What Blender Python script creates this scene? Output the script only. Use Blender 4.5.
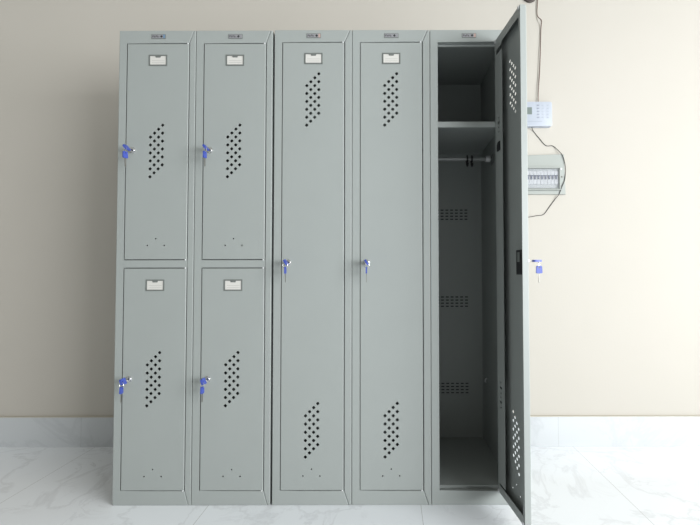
import bpy, bmesh, math, random
from mathutils import Vector, Matrix
from mathutils.geometry import delaunay_2d_cdt
random.seed(7)
PI = math.pi
S = bpy.context.scene
for o in list(bpy.data.objects): bpy.data.objects.remove(o)
C = S.collection

# ------------------------------------------------------------------ camera
cam = bpy.data.objects.new('camera', bpy.data.cameras.new('camera'))
C.objects.link(cam); S.camera = cam
cam.data.sensor_width = 36
cam.data.lens = 22.51
cam.data.shift_x = -0.0596
cam.data.shift_y = -0.0047
cam.data.clip_start = 0.05
cam.matrix_world = (Matrix.Translation((0.45, -1.664, 0.871)) @ Matrix.Rotation(PI/2 + 0.028, 4, 'X')
                    @ Matrix.Rotation(-0.0015, 4, 'Z'))

# ------------------------------------------------------------------ light
WORLD = 1.0
W = bpy.data.worlds.new('world'); S.world = W; W.use_nodes = True
wn = W.node_tree.nodes; wl = W.node_tree.links
bg = wn['Background']
tc = wn.new('ShaderNodeTexCoord'); sp = wn.new('ShaderNodeSeparateXYZ')
wl.new(tc.outputs['Generated'], sp.inputs[0])
mr = wn.new('ShaderNodeMapRange'); mr.inputs['From Min'].default_value = -1; mr.inputs['From Max'].default_value = 1
wl.new(sp.outputs['Z'], mr.inputs['Value'])
cr = wn.new('ShaderNodeValToRGB')
cr.color_ramp.elements[0].position = 0.0; cr.color_ramp.elements[0].color = (0.80, 0.86, 0.92, 1)
cr.color_ramp.elements[1].position = 1.0; cr.color_ramp.elements[1].color = (1.9, 1.9, 1.76, 1)
wl.new(mr.outputs[0], cr.inputs[0]); wl.new(cr.outputs[0], bg.inputs['Color'])
rx = wn.new('ShaderNodeMapRange'); rx.inputs['From Min'].default_value = -1; rx.inputs['From Max'].default_value = 1
wl.new(sp.outputs['X'], rx.inputs['Value'])
cx_ = wn.new('ShaderNodeValToRGB'); cx_.color_ramp.elements[0].color = (.14, .14, .14, 1); cx_.color_ramp.elements[1].color = (.90, .90, .90, 1)
e = cx_.color_ramp.elements.new(.55); e.color = (.16, .16, .16, 1)
e = cx_.color_ramp.elements.new(.78); e.color = (.60, .60, .60, 1)
wl.new(rx.outputs[0], cx_.inputs[0])
wm = wn.new('ShaderNodeMath'); wm.operation = 'MULTIPLY'; wl.new(cx_.outputs[0], wm.inputs[0]); wm.inputs[1].default_value = WORLD
wl.new(wm.outputs[0], bg.inputs['Strength'])

def area(name, loc, target, sx, sy, power, col):
    l = bpy.data.lights.new(name, 'AREA'); l.shape = 'RECTANGLE'; l.size = sx; l.size_y = sy
    l.energy = power; l.color = col
    o = bpy.data.objects.new(name, l); C.objects.link(o); o.location = loc
    o.rotation_euler = (Vector(target) - Vector(loc)).to_track_quat('-Z', 'Y').to_euler()
    return o
area('window_daylight', (3.6, -2.85, 1.25), (0.2, 0.2, 0.6), 2.8, 1.6, 166, (0.96, 0.985, 1.0))

vs = S.view_settings
S.display_settings.display_device = 'sRGB'
vs.view_transform = 'Standard'; vs.look = 'None'; vs.gamma = 1; vs.use_curve_mapping = False
vs.exposure = 0.60

# ------------------------------------------------------------------ materials
K = .66                                              # albedo scale that goes with the exposure above
def lin(c, k=K): return tuple(k*(x/255/12.92 if x/255 <= .04045 else ((x/255+.055)/1.055)**2.4) for x in c) + (1,)
def mat(name, rgb, rough=.5, metal=0., bump=0., bscale=400., var=0., alpha=1., spec=.5, emit=None):
    m = bpy.data.materials.new(name); m.use_nodes = True
    n = m.node_tree.nodes; l = m.node_tree.links; b = n['Principled BSDF']
    b.inputs['Roughness'].default_value = rough; b.inputs['Metallic'].default_value = metal
    b.inputs['Specular IOR Level'].default_value = spec
    b.inputs['Alpha'].default_value = alpha
    t = n.new('ShaderNodeTexCoord'); nz = n.new('ShaderNodeTexNoise')
    nz.inputs['Scale'].default_value = bscale if not var else 6; nz.inputs['Detail'].default_value = 3
    l.new(t.outputs['Object'], nz.inputs['Vector'])
    mx = n.new('ShaderNodeMix'); mx.data_type = 'RGBA'
    c = lin(rgb, 1 if name == 'chrome' else K); k = var or .02
    mx.inputs[6].default_value = tuple(max(0, x*(1-k)) for x in c[:3]) + (1,)
    mx.inputs[7].default_value = tuple(min(1, x*(1+k)) for x in c[:3]) + (1,)
    l.new(nz.outputs['Fac'], mx.inputs[0]); l.new(mx.outputs[2], b.inputs['Base Color'])
    if bump:
        n2 = n.new('ShaderNodeTexNoise'); n2.inputs['Scale'].default_value = bscale
        l.new(t.outputs['Object'], n2.inputs['Vector'])
        bp = n.new('ShaderNodeBump'); bp.inputs['Strength'].default_value = bump; bp.inputs['Distance'].default_value = .001
        l.new(n2.outputs['Fac'], bp.inputs['Height']); l.new(bp.outputs[0], b.inputs['Normal'])
    return m

M = dict(
    steel=mat('grey_powder_coat', (173, 179, 177), .46, 0, .06, 900, .03),
    rail=mat('galvanised_tube', (165, 168, 168), .4, .25),
    chrome=mat('chrome', (225, 225, 225), .12, 1),
    lockdark=mat('lock_recess', (45, 47, 50), .5, .3),
    brass=mat('nickel_key', (150, 148, 142), .4, .6),
    blue=mat('blue_plastic', (72, 92, 190), .4),
    white=mat('white_plastic', (235, 236, 238), .4),
    panel=mat('panel_plastic', (200, 207, 220), .45),
    card=mat('paper_card', (232, 230, 225), .7),
    line=mat('card_ink', (190, 188, 184), .8),
    holder=mat('dark_grey_holder', (122, 127, 124), .45),
    badge=mat('badge_silver', (175, 175, 180), .35, .3),
    ink=mat('badge_ink', (40, 42, 45), .6),
    pink=mat('badge_red', (205, 175, 168), .6),
    bblue=mat('badge_blue', (120, 150, 180), .6),
    black=mat('black_plastic', (18, 19, 20), .45),
    boxgrey=mat('breaker_box_plastic', (176, 181, 176), .45),
    boxin=mat('breaker_box_inner', (188, 192, 196), .5),
    breaker=mat('breaker_white', (205, 207, 214), .5),
    lever=mat('breaker_lever', (58, 64, 100), .5),
    screen=mat('lcd_screen', (128, 140, 136), .3),
    mark=mat('panel_print', (168, 174, 188), .6),
    wirebrown=mat('brown_wire', (110, 70, 62), .6),
    wiregrey=mat('pale_wire', (205, 198, 186), .6),
    wireblack=mat('black_wire', (38, 34, 34), .6),
    fitting=mat('dark_fitting', (88, 78, 74), .5),
    caulk=mat('caulk', (212, 205, 190), .8),
    cover=mat('clear_cover', (225, 230, 232), .3, 0, alpha=.10),
)

def wall_mat():
    m = bpy.data.materials.new('cream_paint'); m.use_nodes = True
    n = m.node_tree.nodes; l = m.node_tree.links; b = n['Principled BSDF']
    b.inputs['Roughness'].default_value = .75
    t = n.new('ShaderNodeTexCoord'); z = n.new('ShaderNodeTexNoise'); z.inputs['Scale'].default_value = 2.2
    l.new(t.outputs['Object'], z.inputs['Vector'])
    mx = n.new('ShaderNodeMix'); mx.data_type = 'RGBA'
    mx.inputs[6].default_value = lin((212, 207, 197)); mx.inputs[7].default_value = lin((217, 211, 202))
    l.new(z.outputs['Fac'], mx.inputs[0]); l.new(mx.outputs[2], b.inputs['Base Color'])
    z2 = n.new('ShaderNodeTexNoise'); z2.inputs['Scale'].default_value = 160; z2.inputs['Detail'].default_value = 4
    l.new(t.outputs['Object'], z2.inputs['Vector'])
    bp = n.new('ShaderNodeBump'); bp.inputs['Strength'].default_value = .12; bp.inputs['Distance'].default_value = .002
    l.new(z2.outputs['Fac'], bp.inputs['Height']); l.new(bp.outputs[0], b.inputs['Normal'])
    return m

def marble(name, x0, px, y0, py, base, seed, k=K):
    """white veined stone with tile joints every px / py metres"""
    m = bpy.data.materials.new(name); m.use_nodes = True
    n = m.node_tree.nodes; l = m.node_tree.links; b = n['Principled BSDF']
    b.inputs['Roughness'].default_value = .16
    t = n.new('ShaderNodeTexCoord')
    mp = n.new('ShaderNodeMapping'); mp.inputs['Location'].default_value = (seed, seed*.7, 0)
    mp.inputs['Rotation'].default_value = (0, 0, .6)
    l.new(t.outputs['Object'], mp.inputs[0])
    def veins(scale, width, dist):
        z = n.new('ShaderNodeTexNoise'); z.inputs['Scale'].default_value = scale; z.inputs['Detail'].default_value = 6
        z.inputs['Roughness'].default_value = .6; z.inputs['Distortion'].default_value = dist
        l.new(mp.outputs[0], z.inputs['Vector'])
        s = n.new('ShaderNodeMath'); s.operation = 'SUBTRACT'; s.inputs[1].default_value = .5; l.new(z.outputs['Fac'], s.inputs[0])
        a = n.new('ShaderNodeMath'); a.operation = 'ABSOLUTE'; l.new(s.outputs[0], a.inputs[0])
        r = n.new('ShaderNodeMapRange'); r.inputs['From Min'].default_value = 0; r.inputs['From Max'].default_value = width
        r.inputs['To Min'].default_value = 1; r.inputs['To Max'].default_value = 0
        l.new(a.outputs[0], r.inputs['Value']); return r.outputs[0]
    v1 = veins(1.6, .025, 1.2); v2 = veins(4.0, .02, .8)
    msk = n.new('ShaderNodeTexNoise'); msk.inputs['Scale'].default_value = 2.6
    l.new(mp.outputs[0], msk.inputs['Vector'])
    mk = n.new('ShaderNodeMapRange'); mk.inputs['From Min'].default_value = .45; mk.inputs['From Max'].default_value = .7
    l.new(msk.outputs['Fac'], mk.inputs['Value'])
    def mul(a, bb):
        q = n.new('ShaderNodeMath'); q.operation = 'MULTIPLY'
        l.new(a, q.inputs[0])
        if isinstance(bb, float): q.inputs[1].default_value = bb
        else: l.new(bb, q.inputs[1])
        return q.outputs[0]
    def mxx(a, bb):
        q = n.new('ShaderNodeMath'); q.operation = 'MAXIMUM'; l.new(a, q.inputs[0]); l.new(bb, q.inputs[1]); return q.outputs[0]
    v = mxx(mul(v1, .30), mul(mul(v2, mk.outputs[0]), .45))
    mx = n.new('ShaderNodeMix'); mx.data_type = 'RGBA'
    mx.inputs[6].default_value = lin(base, k); mx.inputs[7].default_value = lin((192, 194, 199), k)
    l.new(v, mx.inputs[0])
    sx = n.new('ShaderNodeSeparateXYZ'); l.new(t.outputs['Object'], sx.inputs[0])
    def joint(sock, o, p):
        a = n.new('ShaderNodeMath'); a.operation = 'SUBTRACT'; a.inputs[1].default_value = o - 40*p; l.new(sock, a.inputs[0])
        d = n.new('ShaderNodeMath'); d.operation = 'MODULO'; d.inputs[1].default_value = p; l.new(a.outputs[0], d.inputs[0])
        c = n.new('ShaderNodeMath'); c.operation = 'LESS_THAN'; c.inputs[1].default_value = .0022; l.new(d.outputs[0], c.inputs[0])
        return c.outputs[0]
    j = joint(sx.outputs['X'], x0, px)
    if py: j = mxx(j, joint(sx.outputs['Y'], y0, py))
    m2 = n.new('ShaderNodeMix'); m2.data_type = 'RGBA'; l.new(j, m2.inputs[0])
    l.new(mx.outputs[2], m2.inputs[6]); m2.inputs[7].default_value = lin((196, 198, 200), k)
    l.new(m2.outputs[2], b.inputs['Base Color'])
    return m

# ------------------------------------------------------------------ mesh helpers
def box(bm, x0, x1, y0, y1, z0, z1, bev=0, mi=0):
    vs_ = [bm.verts.new((x, y, z)) for x in (x0, x1) for y in (y0, y1) for z in (z0, z1)]
    fs = [(0, 1, 3, 2), (4, 6, 7, 5), (0, 4, 5, 1), (2, 3, 7, 6), (0, 2, 6, 4), (1, 5, 7, 3)]
    faces = [bm.faces.new([vs_[i] for i in f]) for f in fs]
    for f in faces: f.material_index = mi
    if bev:
        ed = list({e for f in faces for e in f.edges})
        r = bmesh.ops.bevel(bm, geom=ed, offset=bev, segments=2, profile=.5, affect='EDGES')
        for f in r['faces']: f.material_index = mi

def prism(bm, poly, y0, y1, bev=0, mi=0):
    """poly in the XZ plane, extruded from y0 (front) to y1; the front rim is rounded"""
    a = [bm.verts.new((x, y0, z)) for x, z in poly]; b = [bm.verts.new((x, y1, z)) for x, z in poly]
    n = len(poly); f0 = bm.faces.new(a); f1 = bm.faces.new(b[::-1]); fs = [f0, f1]
    for i in range(n): fs.append(bm.faces.new([a[i], b[i], b[(i+1) % n], a[(i+1) % n]]))
    for f in fs: f.material_index = mi
    if bev:
        r = bmesh.ops.bevel(bm, geom=list(f0.edges), offset=bev, segments=2, profile=.5, affect='EDGES')
        for f in r['faces']: f.material_index = mi

def cyl(bm, p0, p1, r0, r1=None, seg=24, bev=0, mi=0):
    p0 = Vector(p0); p1 = Vector(p1); r1 = r0 if r1 is None else r1
    d = p1 - p0; q = d.to_track_quat('Z', 'Y').to_matrix().to_4x4()
    r = bmesh.ops.create_cone(bm, cap_ends=True, segments=seg, radius1=r0, radius2=r1, depth=d.length,
                              matrix=Matrix.Translation((p0+p1)/2) @ q)
    fs = {f for v in r['verts'] for f in v.link_faces}
    for f in fs: f.material_index = mi
    if bev:
        caps = [f for f in fs if len(f.verts) > 4]
        ed = {e for f in caps for e in f.edges}
        rr = bmesh.ops.bevel(bm, geom=list(ed), offset=bev, segments=2, profile=.5, affect='EDGES')
        for f in rr['faces']: f.material_index = mi

def torus(bm, c, axis, R, r, seg=24, rs=8):
    q = Vector(axis).to_track_quat('Z', 'Y'); c = Vector(c); rings = []
    for i in range(seg):
        a = 2*PI*i/seg; u = q @ Vector((math.cos(a), math.sin(a), 0)); z = q @ Vector((0, 0, 1))
        rings.append([bm.verts.new(c + u*(R + r*math.cos(2*PI*j/rs)) + z*r*math.sin(2*PI*j/rs)) for j in range(rs)])
    for i in range(seg):
        for j in range(rs):
            bm.faces.new([rings[i][j], rings[(i+1) % seg][j], rings[(i+1) % seg][(j+1) % rs], rings[i][(j+1) % rs]])

def tube(bm, pts, r, rs=8, sub=6):
    """smooth tube through points (Catmull-Rom)"""
    P = [Vector(p) for p in pts]; path = []
    for i in range(len(P)-1):
        a = P[max(i-1, 0)]; b = P[i]; c = P[i+1]; d = P[min(i+2, len(P)-1)]
        for k in range(sub):
            t = k/sub
            path.append(.5*((2*b) + (c-a)*t + (2*a-5*b+4*c-d)*t*t + (3*b-a-3*c+d)*t**3))
    path.append(P[-1]); rings = []; nrm = None
    for i, p in enumerate(path):
        t = (path[min(i+1, len(path)-1)] - path[max(i-1, 0)]).normalized()
        if nrm is None: nrm = t.orthogonal().normalized()
        nrm = (nrm - t*nrm.dot(t)).normalized(); bn = t.cross(nrm)
        rings.append([bm.verts.new(p + (nrm*math.cos(2*PI*j/rs) + bn*math.sin(2*PI*j/rs))*r) for j in range(rs)])
    for i in range(len(rings)-1):
        for j in range(rs):
            bm.faces.new([rings[i][j], rings[i][(j+1) % rs], rings[i+1][(j+1) % rs], rings[i+1][j]])
    bm.faces.new(rings[0][::-1]); bm.faces.new(rings[-1])

def mesh_of(name, bm, mats, smooth=False):
    bmesh.ops.recalc_face_normals(bm, faces=bm.faces)
    me = bpy.data.meshes.new(name); bm.to_mesh(me); bm.free()
    for m in (mats if isinstance(mats, (list, tuple)) else [mats]): me.materials.append(m)
    if smooth:
        for p in me.polygons: p.use_smooth = True
        me.set_sharp_from_angle(angle=math.radians(35))
    return me

def obj(name, bm, mats, parent=None, smooth=False, loc=None):
    me = bm if isinstance(bm, bpy.types.Mesh) else mesh_of(name, bm, mats, smooth)
    o = bpy.data.objects.new(name, me); C.objects.link(o); o.parent = parent
    if loc: o.location = loc
    return o

def plate(bm, x0, x1, z0, z1, holes, y0, y1):
    """sheet in the XZ plane with real polygonal holes cut through it"""
    polys = [[(x0, z0), (x1, z0), (x1, z1), (x0, z1)]] + holes
    V = []; E_ = []
    for p in polys:
        n0 = len(V); V += [Vector(q) for q in p]; E_ += [(n0+i, n0+(i+1) % len(p)) for i in range(len(p))]
    ov, oe, of = delaunay_2d_cdt(V, E_, [], 0, 1e-6)[:3]
    def inside(c, p):
        sg = [(p[(i+1) % len(p)][0]-p[i][0])*(c[1]-p[i][1]) - (p[(i+1) % len(p)][1]-p[i][1])*(c[0]-p[i][0]) for i in range(len(p))]
        return all(q > 0 for q in sg) or all(q < 0 for q in sg)
    F = []; cnt = {}
    for f in of:
        c = sum((ov[i] for i in f), Vector((0, 0)))/len(f)
        if any(abs(c[0]-h[0][0]) < .03 and abs(c[1]-h[0][1]) < .03 and inside(c, h) for h in holes): continue
        F.append(f)
        for i in range(len(f)): cnt[(f[i], f[(i+1) % len(f)])] = 1
    fr = [bm.verts.new((v[0], y0, v[1])) for v in ov]; bk = [bm.verts.new((v[0], y1, v[1])) for v in ov]
    for f in F:
        bm.faces.new([fr[i] for i in f]); bm.faces.new([bk[i] for i in reversed(f)])
    for a_, b_ in cnt:
        if (b_, a_) not in cnt: bm.faces.new([fr[b_], fr[a_], bk[a_], bk[b_]])
    for v in fr+bk:
        if not v.link_faces: bm.verts.remove(v)

def rim(bm, x0, x1, z0, z1, prof):
    """closed profile (inset, y) swept round a rectangle, mitred"""
    rings = []
    for sx, sz, X, Z in ((1, 1, x0, z0), (-1, 1, x1, z0), (-1, -1, x1, z1), (1, -1, x0, z1)):
        rings.append([bm.verts.new((X + sx*i, y, Z + sz*i)) for i, y in prof])
    n = len(prof)
    for k in range(4):
        for j in range(n):
            bm.faces.new([rings[k][j], rings[(k+1) % 4][j], rings[(k+1) % 4][(j+1) % n], rings[k][(j+1) % n]])

def thing(name, label, cat, loc=(0, 0, 0), group=None, rz=0):
    o = bpy.data.objects.new(name, None); C.objects.link(o); o.location = loc; o.rotation_euler = (0, 0, rz)
    o.empty_display_size = .05
    return tag(o, label, cat, group)
def tag(o, label, cat, group=None):
    o['label'] = label; o['category'] = cat
    if group: o['group'] = group
    return o
def structure(name, bm, m, smooth=False):
    o = obj(name, bm, m); o['kind'] = 'structure'; return o

# ------------------------------------------------------------------ the room
WY = .56                                            # face of the back wall
bm = bmesh.new(); box(bm, -4.2, 4.6, WY, WY+.15, 0, 3.0); structure('wall_back', bm, wall_mat())
bm = bmesh.new(); box(bm, -4.2, 4.6, -4.5, WY+.15, -.08, -.004)
structure('floor', bm, marble('white_marble_tiles', .5567, .7957, -.2, .7957, (243, 247, 252), 3.1, .84))
bm = bmesh.new(); box(bm, -4.2, 4.6, WY-.012, WY, -.004, .142, 0, 0); box(bm, -4.2, 4.6, WY-.010, WY, .142, .147, 0, 1)
structure('baseboard_back', bm, [marble('skirting_marble', 1.281, .7957, 0, 0, (218, 222, 225), 8.3), M['caulk']])

# ------------------------------------------------------------------ lockers
UW = .2990                                           # width of one locker column
DX0, DX1 = .0315, .2690                              # door edges inside a column
DP = .50                                             # depth
def diamond(x, z, r=.0067):
    k = .30
    pts = []
    for i in range(4):
        a = PI/2*i; p = (math.cos(a)*r, math.sin(a)*r)
        t = (-math.sin(a), math.cos(a))
        pts += [(x+p[0]*.93 - t[0]*r*.16, z+p[1]*.93 - t[1]*r*.16), (x+p[0]*.93 + t[0]*r*.16, z+p[1]*.93 + t[1]*r*.16)]
    return pts
def vent(cx, ztop, a=.01533):
    """24 diamond perforations: four columns rising to the right; ztop is the centre of the highest"""
    return [diamond(cx + (c-1.5)*a, ztop - (3-c)*a - 2*a*k) for c in range(4) for k in range(6)]
def dots(cx, z): 
    return [[(cx+dx + .0029*math.cos(PI/4*i), z+dz + .0029*math.sin(PI/4*i)) for i in range(8)] for dx, dz in ((0, .0255), (-.032, 0), (.032, 0))]

def door_mesh(z0, z1, vents, dotz):
    """local x runs from 0 at the hinge to -.2375 at the lock side; y 0 is the outer face"""
    w = DX1-DX0; cx = .1485-DX1
    bm = bmesh.new(); holes = []
    for v in vents: holes += vent(cx, v)
    if dotz: holes += dots(cx + (.0025 if z1-z0 < 1 else 0), dotz)
    plate(bm, -w+.003, -.003, z0+.003, z1-.003, holes, 0, .0012)
    rim(bm, -w, 0, z0, z1, [(.003, 0), (.0018, .0002), (.0007, .0010), (.0001, .0024), (0, .0036), (0, .022), (.014, .022), (.014, .0208), (.0012, .0208), (.0012, .0040), (.003, .0012)])
    bmesh.ops.remove_doubles(bm, verts=bm.verts, dist=.00001)
    prism(bm, [(-w+.004, z1-.001), (-w+.004, z1-.034), (-.075, z1-.034), (-.068, z1-.044), (-.004, z1-.044), (-.004, z1-.001)], .0221, .0229)
    prism(bm, [(-w+.004, z0+.001), (-.004, z0+.001), (-.004, z0+.030), (-w+.004, z0+.030)], .0221, .0229)
    return mesh_of('door', bm, M['steel'])

def lock_mesh():
    bm = bmesh.new()
    cyl(bm, (0, .0005, 0), (0, -.004, 0), .0118, .0108, 28, .0008, 0)
    cyl(bm, (0, -.004, 0), (0, -.010, 0), .0092, .0086, 28, .001, 0)
    box(bm, -.0045, .0045, -.0104, -.0098, -.001, .001, 0, 1)
    cyl(bm, (0, .0005, 0), (0, .0192, 0), .009, None, 20, 0, 0)
    return mesh_of('lock', bm, [M['chrome'], M['lockdark']], True)
def cam_mesh():
    bm = bmesh.new(); box(bm, -.008, .008, .0192, .0215, -.030, .008, .0005); return mesh_of('latch', bm, M['chrome'])
def holder_mesh():
    bm = bmesh.new(); w, h, t = .035, .0215, .0048
    for a in ((-w, w, -h, -h+t), (-w, w, h-t, h), (-w, -w+t, -h+t, h-t), (w-t, w, -h+t, h-t)):
        box(bm, a[0], a[1], -.0022, 0, a[2], a[3], .0005)
    prism(bm, [(-.011, h-t), (-.009, h-t-.006), (.009, h-t-.006), (.011, h-t)], -.0022, 0, .0004)
    return mesh_of('card_holder', bm, M['holder'])
def card_mesh():
    bm = bmesh.new(); box(bm, -.0315, .0315, -.0007, 0, -.018, .018)
    for z in (-.001, -.009): box(bm, -.024, .024, -.0009, -.0006, z-.0006, z+.0006, 0, 1)
    return mesh_of('name_card', bm, [M['card'], M['line']])
def badge_mesh(end):
    bm = bmesh.new(); w, h = .0275, .0088
    box(bm, -w, w, -.0012, 0, -h, h, .0003, 3)
    box(bm, -w+.0018, w-.0018, -.0016, -.001, -h+.0018, h-.0018, 0, 0)
    x = -w+.0045                                     # row of small dark letters, too small to read
    for k in range(4):
        z0 = -.0035
        box(bm, x, x+.0012, -.0019, -.0015, z0, z0+.007, 0, 1)
        box(bm, x, x+.0045, -.0019, -.0015, z0+(.0058 if k % 2 == 0 else 0), z0+.0012+(.0058 if k % 2 == 0 else 0), 0, 1)
        box(bm, x, x+.0045, -.0019, -.0015, z0+.0030, z0+.0042, 0, 1)
        x += .0062
    prism(bm, [(.0115-.0052, 0), (.0115, -.0052), (.0115+.0052, 0), (.0115, .0052)], -.0019, -.0015, 0, 1)
    box(bm, .0182, w-.0018, -.0019, -.0015, -h+.0018, h-.0018, 0, 2)
    return mesh_of('badge', bm, [M['badge'], M['ink'], end, M['holder']])
LOCK, CAM, HOLD, CARD = lock_mesh(), cam_mesh(), holder_mesh(), card_mesh()
def pivot_mesh():
    bm = bmesh.new(); cyl(bm, (0, 0, -.0030), (0, 0, .0030), .0038, None, 12, .0005); return mesh_of('hinge_pin', bm, M['white'], True)
PIV = pivot_mesh()

def body_mesh(H, tiers, slots=(), UW=UW):
    t = .0012; bm = bmesh.new()
    box(bm, 0, t, .0165, DP, -.004, H); box(bm, UW-t, UW, .0165, DP, -.004, H)
    box(bm, t, UW-t, .0165, DP, H-t, H); box(bm, t, UW-t, .0165, DP-t, .060, .060+t)
    if slots:
        hs = []
        for zc in slots:
            for r in range(4):
                for c in range(7):
                    x = UW/2 + (c-3)*.0236; z = zc + (r-1.5)*.0152
                    hs.append([(x-.0072, z-.0027), (x+.0072, z-.0027), (x+.0072, z+.0027), (x-.0072, z+.0027)])
        plate(bm, t, UW-t, 0, H-t, hs, DP-t, DP)
    if slots:
        for zc in slots:                             # dark boxes added behind the slots to shut out light from the wall gap
            a0, a1, c0, c1 = UW/2-.086, UW/2+.086, zc-.034, zc+.034
            for q in ((a0, a1, DP+.017, DP+.018, c0, c1), (a0, a1, DP, DP+.017, c0, c0+.001), (a0, a1, DP, DP+.017, c1-.001, c1),
                      (a0, a0+.001, DP, DP+.017, c0, c1), (a1-.001, a1, DP, DP+.017, c0, c1)): box(bm, *q, 0, 1)
    else: box(bm, t, UW-t, DP-t, DP, 0, H-t)
    if tiers == 2: box(bm, t, UW-t, .0165, DP-t, .900, .900+t)
    return mesh_of('body', bm, [M['steel'], M['lockdark']])
FZ = -.004
def frame_mesh(H, zt, tiers, U=UW):
    """pressed front frame; a mitred joint runs from each right-hand door corner to the outer corner"""
    bm = bmesh.new(); ox0, ox1, oz0, oz1 = DX0-.0036, DX1+.0022, .0488, zt+.0027
    g = .0006; D = .018
    u = U-.0004; l = .0004; ma, mb = U-.0100, U-.0075
    prism(bm, [(l, FZ), (ma-g, FZ), (ox1-g, oz0), (ox0, oz0), (ox0, oz1), (ox1-g, oz1), (mb-g, H), (l, H)], 0, D, .0024)
    prism(bm, [(ma+g, FZ), (u, FZ), (u, H), (mb+g, H), (ox1+g*.6, oz1), (ox1+g*.6, oz0)], 0, D, .0024)
    if tiers == 2: box(bm, ox0, ox1, .0008, D, .8867, .9153, .0008)
    box(bm, ox0, ox1, .0240, .033, oz0-.004, oz0+.008); box(bm, ox0-.001, ox1, .0240, .031, oz1-.007, oz1+.003)   # door stops
    return mesh_of('front_frame', bm, M['steel'])

def add_door(root, dm, cards, lockz, zs, rz=0, y=0):
    d = obj('door', dm, None, root, loc=(DX1 + (.0025 if rz else 0), y, 0)); d.rotation_euler = (0, 0, rz)
    obj('card_holder', HOLD, None, d, loc=(.1512-DX1, 0, cards))
    obj('name_card', CARD, None, d, loc=(.1512-DX1, 0, cards-.0005))
    obj('lock', LOCK, None, d, loc=(.0580-DX1, 0, lockz)); obj('latch', CAM, None, d, loc=(.0580-DX1, 0, lockz))
    for z in zs: obj('hinge_pin', PIV, None, d, loc=(-.0052, .0040, z))
    return d

BODY1 = body_mesh(1.8035, 1); FR1 = frame_mesh(1.8035, 1.7545, 1)
BODY2 = body_mesh(1.802, 2, (), .2955); FR2 = frame_mesh(1.802, 1.7505, 2, .2955)
DFULL = door_mesh(.051, 1.7545, (1.632, .374), .1043)
DUP = door_mesh(.918, 1.7505, (1.4335,), .9715)
DLO = door_mesh(.0505, .884, (.5655,), .1033)

def single_locker(x, label, end, rz=0, slots=(), y=0):
    r = thing('locker', label, 'locker', (x, 0, 0), 'grey steel lockers in a row')
    obj('body', body_mesh(1.8035, 1, slots) if slots else BODY1, None, r); obj('front_frame', FR1, None, r)
    b = obj('badge', badge_mesh(end), None, r, loc=(.1515, 0, 1.7803)); b['label'] = 'small silver badge with dark print'
    add_door(r, DFULL, 1.6912, .9055, (1.756, .0492), rz, y)
    return r
def double_locker(x, label, end):
    r = thing('locker', label, 'locker', (x, 0, 0), 'grey steel lockers in a row')
    obj('body', BODY2, None, r); obj('front_frame', FR2, None, r)
    b = obj('badge', badge_mesh(end), None, r, loc=(.1520, 0, 1.7780)); b['label'] = 'small silver badge with dark print'
    add_door(r, DUP, 1.685, 1.336, (1.752, .9168), 0)['label'] = 'upper half-height perforated door'
    add_door(r, DLO, .820, .4665, (.8855, .0488), 0)['label'] = 'lower half-height perforated door'
    return r
X = [-.5995, -.3032, -.001, .2985, .5980]
double_locker(X[0], 'leftmost locker in the grey row, with two short doors, one above the other', M['bblue'])
double_locker(X[1], 'grey two-door locker beside the gap in the row, just left of the tall single-door lockers', M['badge'])
single_locker(X[2], 'tall closed grey locker with one full-height door, beside the two-tier lockers', M['pink'])
single_locker(X[3], 'tall closed grey locker with one full-height door, directly left of the open locker', M['badge'])
OPEN = math.radians(96.8)
L5 = single_locker(X[4], 'grey steel locker standing open at the right end, showing its dark inside', M['pink'], OPEN, (1.152, .722, .299), -.0012)
open_door = [c for c in L5.children if c.name.startswith('door')][0]
open_door['label'] = 'full-height perforated door swung wide open'
# stiffening channel on the inside of the open door, near the hinge
bm = bmesh.new()
hs = []
for dz, s, q in ((1.444, .0022, .006), (1.4255, .0045, .011), (1.408, .0022, .007), (1.394, .0022, .007),
                 (.462, .0022, .006), (.443, .0045, .011), (.424, .0022, .006), (.409, .0022, .006), (.391, .0045, .011), (.372, .0022, .006)):
    hs.append([(-.040-q, dz-s), (-.040+q, dz-s), (-.040+q, dz+s), (-.040-q, dz+s)])
plate(bm, -.076, -.0135, .090, 1.690, hs, .0231, .0241)
box(bm, -.0150, -.0138, .0221, .0231, .090, 1.690)
obj('stiffener', bm, M['steel'], open_door)
bm = bmesh.new(); prism(bm, [(-.056, 1.320), (-.028, 1.320), (-.028, 1.344), (-.036, 1.353), (-.056, 1.353)], .0243, .0280, .0008)
obj('door_catch', bm, M['lockdark'], open_door)
bm = bmesh.new()
box(bm, -.234, -.190, .0125, .0240, .860, .942, .001, 0)
box(bm, -.231, -.193, .0241, .0249, .863, .896, .0005, 1); box(bm, -.222, -.204, .0241, .0275, .902, .934, .0008, 2)
o = obj('lock_housing', bm, [M['black'], M['lockdark'], M['holder']], open_door); o['label'] = 'dark lock housing inside the open door'
for z in (1.7475, .058):
    bm = bmesh.new(); cyl(bm, (-.228, .0230, z), (-.228, .0260, z), .0062, None, 14, .0005); obj('corner_disc', bm, M['white'], open_door, True)  # added white disc, stands in for bright background through a corner notch
    bm = bmesh.new(); cyl(bm, (-.010, .0222, z), (-.010, .0262, z), .0062, None, 14, .0005); obj('corner_disc', bm, M['white'], open_door, True)
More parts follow.
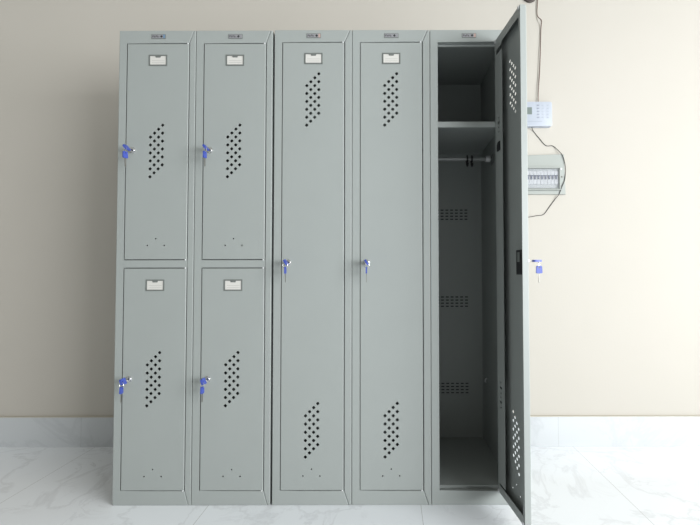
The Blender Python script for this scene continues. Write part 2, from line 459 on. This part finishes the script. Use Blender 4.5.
# shelf, clothes rail and hooks inside the open locker
bm = bmesh.new(); t = .0012
box(bm, t+.001, UW-t-.001, .034, .036, 1.4350, 1.4565, .0006); box(bm, t+.001, UW-t-.001, .034, DP-.004, 1.4555, 1.4570)
box(bm, t+.001, UW-t-.001, .036, .050, 1.4350, 1.4362)
obj('shelf', bm, M['steel'], L5)
bm = bmesh.new(); cyl(bm, (.006, .25, 1.3655), (UW-.006, .25, 1.3655), .0098, None, 20)
rl = obj('clothes_rail', bm, M['rail'], L5, True)
bm = bmesh.new(); cyl(bm, (UW-.033, .25, 1.3655), (UW-.014, .25, 1.3655), .0142, None, 20, .001)
o = obj('rail_socket', bm, M['white'], rl, True); o['label'] = 'white plastic end socket'
for sx in (0, 1):
    bm = bmesh.new(); xx = t+.001 if sx == 0 else UW-t-.005
    box(bm, xx, xx+.004, .228, .272, 1.342, 1.384, .001); cyl(bm, (xx+.002, .25, 1.3655), (xx + (.008 if sx == 0 else -.006), .25, 1.3655), .0115, None, 16)
    obj('rail_bracket', bm, M['holder'], rl, True)
for xx in (.184, .204):
    bm = bmesh.new(); torus(bm, (xx, .25, 1.3640), (1, 0, 0), .0145, .0042, 20, 8)
    tube(bm, [(xx, .25, 1.3525), (xx, .25, 1.342), (xx, .243, 1.333), (xx, .232, 1.335), (xx, .228, 1.344)], .0040)
    o = obj('coat_hook', bm, M['black'], L5, True); o['label'] = 'black plastic coat hook on the rail'
bm = bmesh.new(); tube(bm, [(UW-.0030, .385, .374), (UW-.009, .395, .368), (UW-.009, .405, .355), (UW-.0030, .415, .349)], .0038)
o = obj('side_clip', bm, M['white'], L5, True); o['label'] = 'small white clip on the side wall'

# ------------------------------------------------------------------ keys
def key_head(thick, k=1.0):
    bm = bmesh.new()
    pts = []
    for cx, cz, a0 in ((.0055, .0215, 0), (-.0055, .0215, 90), (-.0065, .0045, 180), (.0065, .0045, 270)):
        for i in range(5):
            a = math.radians(a0 + 22.5*i); pts.append((cx + .0042*math.cos(a), cz + .0042*math.sin(a)))
    hole = [(.0026*math.cos(2*PI*i/10), .0200 + .0026*math.sin(2*PI*i/10)) for i in range(10)]
    # head with a ring hole
    c = bpy.data.curves.new('k', 'CURVE'); c.dimensions = '2D'; c.fill_mode = 'BOTH'; c.extrude = thick/2
    for poly in (pts, hole):
        s = c.splines.new('POLY'); s.points.add(len(poly)-1); s.use_cyclic_u = True
        for p, (x, z) in zip(s.points, poly): p.co = (x*k, z*k, 0, 1)
    o = bpy.data.objects.new('k', c); me = bpy.data.meshes.new_from_object(o); bm.from_mesh(me)
    bpy.data.objects.remove(o); bpy.data.curves.remove(c)
    return bm
def blade(bm, L=.030):
    """flat key blade running down -y from the head, with cut teeth"""
    pts = [(-.0032, .002), (-.0032, -L+.003), (0, -L), (.0018, -L+.002)]
    y = -L+.004
    while y < -.006:
        pts += [(.0018, y), (.0034, y+.0018)]; y += .0042
    pts += [(.0036, -.005), (.0036, .002)]
    a = [bm.verts.new((x, y_, -.0009)) for x, y_ in pts]; b = [bm.verts.new((x, y_, .0009)) for x, y_ in pts]
    bm.faces.new(a[::-1]); bm.faces.new(b)
    for i in range(len(pts)):
        bm.faces.new([a[i], a[(i+1) % len(pts)], b[(i+1) % len(pts)], b[i]])
def xf(bm, Mx):
    bmesh.ops.transform(bm, matrix=Mx, verts=bm.verts); return bm
def key_set(px, py, pz, tilt, swing, label, rz=0, turn=0):
    r = thing('key_set', label, 'keys', (px, py, pz), 'blue-headed keys in the locker locks', rz)
    # key in the lock: key +y axis -> world -y (out of the door)
    A = Matrix.Rotation(tilt, 4, 'Y') @ Matrix.Translation((0, -.0135, 0)) @ Matrix.Rotation(PI, 4, 'Z')
    h = obj('key', xf(key_head(.0070, 1.12), A), M['blue'], r)
    bm = bmesh.new(); blade(bm, .006); obj('key_blade', xf(bm, A), M['brass'], h)
    # ring through both heads
    ry = -.0335; k = A @ Vector((0, .0224, 0))
    bm = bmesh.new(); torus(bm, (k.x, k.y-.0005, k.z-.0105), Matrix.Rotation(turn, 3, 'Z') @ Vector((math.cos(PI/2-.5), math.sin(PI/2-.5), 0)), .0108, .0008, 24, 6)
    o = obj('key_ring', bm, M['chrome'], r, True)
    B = (Matrix.Translation((k.x, k.y-.0005, k.z-.0215)) @ Matrix.Rotation(turn, 4, 'Z') @ Matrix.Rotation(swing, 4, 'X')
         @ Matrix.Rotation(PI/2, 4, 'Z') @ Matrix.Rotation(PI/2, 4, 'X') @ Matrix.Translation((0, -.0205, 0)))
    h = obj('key', xf(key_head(.0048), B), M['blue'], r)
    bm = bmesh.new(); blade(bm, .032); obj('key_blade', xf(bm, B), M['brass'], h)
    return r
lx = .0580
key_set(X[0]+lx, -.0106, 1.336, .9, .05, 'blue-headed keys in the upper door lock of the leftmost locker', 0, -.25)
key_set(X[0]+lx, -.0106, .4665, 1.2, -.04, 'blue-headed keys in the lower door lock of the leftmost locker', 0, .1)
key_set(X[1]+lx, -.0106, 1.336, .9, .04, 'blue-headed keys in the upper door lock of the second locker from the left', 0, -.1)
key_set(X[1]+lx, -.0106, .4665, 1.2, .0, 'blue-headed keys in the lower door lock of the second locker from the left', 0, -.1)
key_set(X[2]+lx, -.0106, .9055, .95, .03, 'blue-headed keys in the tall closed locker beside the two-tier lockers', 0, .05)
key_set(X[3]+lx, -.0106, .9055, 1.0, .0, 'blue-headed keys in the tall closed locker next to the open one', 0, .05)
c, s = math.cos(OPEN), math.sin(OPEN)
kx, ky = lx-DX1, -.0106
key_set(X[4]+DX1+.0025 + c*kx - s*ky, -.0012 + s*kx + c*ky, .9055, 0, .0, 'blue-headed keys sticking out of the open locker door, seen against the wall', OPEN, -.05)

# ------------------------------------------------------------------ things on the wall
def rbox(bm, x0, x1, z0, z1, y0, y1, r, bev, mi=0):
    pts = []
    for cx, cz, a0 in ((x1-r, z1-r, 0), (x0+r, z1-r, 90), (x0+r, z0+r, 180), (x1-r, z0+r, 270)):
        for i in range(5):
            a = math.radians(a0+22.5*i); pts.append((cx+r*math.cos(a), cz+r*math.sin(a)))
    prism(bm, pts, y0, y1, bev, mi)
kp = thing('alarm_keypad', 'white alarm keypad with small grey screen on the wall behind the open door', 'keypad', (1.182, WY, 1.668))
bm = bmesh.new(); rbox(bm, -.082, .082, -.063, .063, -.030, 0, .010, .004); obj('housing', bm, M['panel'], kp, True)
bm = bmesh.new(); rbox(bm, -.066, -.021, -.003, .033, -.0308, -.0296, .002, 0); o = obj('screen', bm, M['screen'], kp)
o['label'] = 'small grey display'
for c_ in range(3):
    for r_ in range(5):
        bm = bmesh.new(); x = .010 + c_*.0255; z = .043 - r_*.0155
        rbox(bm, x-.0065, x+.0065, z-.0035, z+.0035, -.0315, -.0296, .0025, .0006); obj('button', bm, M['mark'] if c_ == 0 else M['panel'], kp)
bm = bmesh.new(); box(bm, -.060, .030, -.0306, -.0297, -.040, -.0385); obj('trim_line', bm, M['mark'], kp)

bb = thing('breaker_box', 'pale grey breaker box with a row of switches on the wall behind the open door', 'breaker box', (1.215, WY, 1.362))
bm = bmesh.new()
prism(bm, [(-.118, -.100), (.119, -.101), (.114, .105), (-.118, .099)], -.012, 0, .002)
for a in ((-.112, .090, .030, .036), (-.112, .090, -.080, -.074), (.084, .090, -.074, .030), (-.112, -.106, -.074, .030)):
    box(bm, a[0], a[1], -.026, -.012, a[2], a[3], .0015)
for a in ((-.113, .091, .036, .0372), (-.113, .0912, -.0812, -.080), (.090, .0912, -.080, .036)):
    box(bm, a[0], a[1], -.0128, -.012, a[2], a[3], 0, 1)
for a in ((-.106, .084, .0270, .030), (-.106, .084, -.074, -.0715), (.0815, .084, -.074, .030)):
    box(bm, a[0], a[1], -.0272, -.0262, a[2], a[3], 0, 1)
obj('cover_plate', bm, [M['boxgrey'], M['holder']], bb)
bm = bmesh.new(); box(bm, -.106, .084, -.0135, -.012, -.074, .030); obj('inner_panel', bm, M['boxin'], bb)
for k in range(10):
    x = -.1015 + k*.018
    bm = bmesh.new(); box(bm, x+.0005, x+.0175, -.019, -.0136, -.050, .016, .0006)
    o = obj('breaker', bm, M['breaker'], bb)
    bm = bmesh.new(); box(bm, x+.004, x+.0125, -.0235, -.0192, -.026, -.010, .0008); box(bm, x+.0012, x+.0168, -.0205, -.0192, -.010, -.004, .0002)
    obj('breaker_switch', bm, M['lever'], o)
bm = bmesh.new(); box(bm, -.1055, .0835, -.0258, -.0246, -.0735, .0295); o = obj('clear_cover', bm, M['cover'], bb); o['label'] = 'clear plastic window'
bm = bmesh.new(); cyl(bm, (.0905, -.012, .026), (.0905, -.029, .026), .0062, .0056, 20, .001); o = obj('cover_latch', bm, M['white'], bb, True)
bm = bmesh.new(); cyl(bm, (.1000, -.012, -.0120), (.1000, -.0135, -.0120), .0036, None, 16, .0005); obj('screw', bm, M['fitting'], bb, True)

bm = bmesh.new(); rr = .0017
yw = WY-.0021
tube(bm, [(1.2065, yw, 2.46), (1.205, yw, 2.271), (1.2031, yw, 2.192), (1.2245, yw, 2.1634), (1.221, yw, 2.1137), (1.214, yw, 1.93), (1.2045, yw-.002, 1.80), (1.2020, yw-.003, 1.7335)], .0014, 8, 8)
w1 = obj('brown_wire', bm, M['wirebrown'], None, True); tag(w1, 'thin brown wire running down the wall into the top of the white keypad', 'wire')
bm = bmesh.new()
tube(bm, [(1.2020, yw, 2.46), (1.2100, yw, 2.35), (1.1985, yw, 2.25), (1.1995, yw, 2.18), (1.2140, yw, 2.140), (1.2140, yw, 2.07), (1.2080, yw, 1.98), (1.2030, yw, 1.88), (1.1965, yw-.002, 1.80), (1.1960, yw-.003, 1.7335)], .0010, 8, 8)
w2 = obj('pale_wire', bm, M['wiregrey'], None, True); tag(w2, 'pale wire beside the brown one above the white keypad', 'wire')
bm = bmesh.new()
tube(bm, [(1.1650, WY-.012, 1.606), (1.1681, WY-.010, 1.598), (1.1765, yw, 1.5877), (1.205, yw, 1.552), (1.2392, yw, 1.5140), (1.2749, yw, 1.5113), (1.302, WY-.010, 1.483),
          (1.3200, WY-.016, 1.455), (1.3330, WY-.0150, 1.3988), (1.3290, WY-.015, 1.3382), (1.3140, WY-.0155, 1.300), (1.2990, WY-.014, 1.262), (1.2830, WY-.005, 1.2383),
          (1.2520, yw, 1.196), (1.2230, yw, 1.1600), (1.185, yw, 1.1535), (1.1486, yw, 1.1466), (1.10, yw, 1.1430)], .0016, 8, 8)
w3 = obj('black_wire', bm, M['wireblack'], None, True); tag(w3, 'loose black wire looping from the keypad down past the breaker box', 'wire')
bm = bmesh.new(); cyl(bm, (0, 0, 0), (0, -.012, 0), .036, .036, 32, .002); cyl(bm, (0, -.012, 0), (0, -.045, 0), .030, .024, 32, .005)
o = obj('wall_fitting', bm, M['fitting'], None, True, (1.165, WY, 2.292)); tag(o, 'dark round fitting high on the wall above the open door', 'wall fitting')
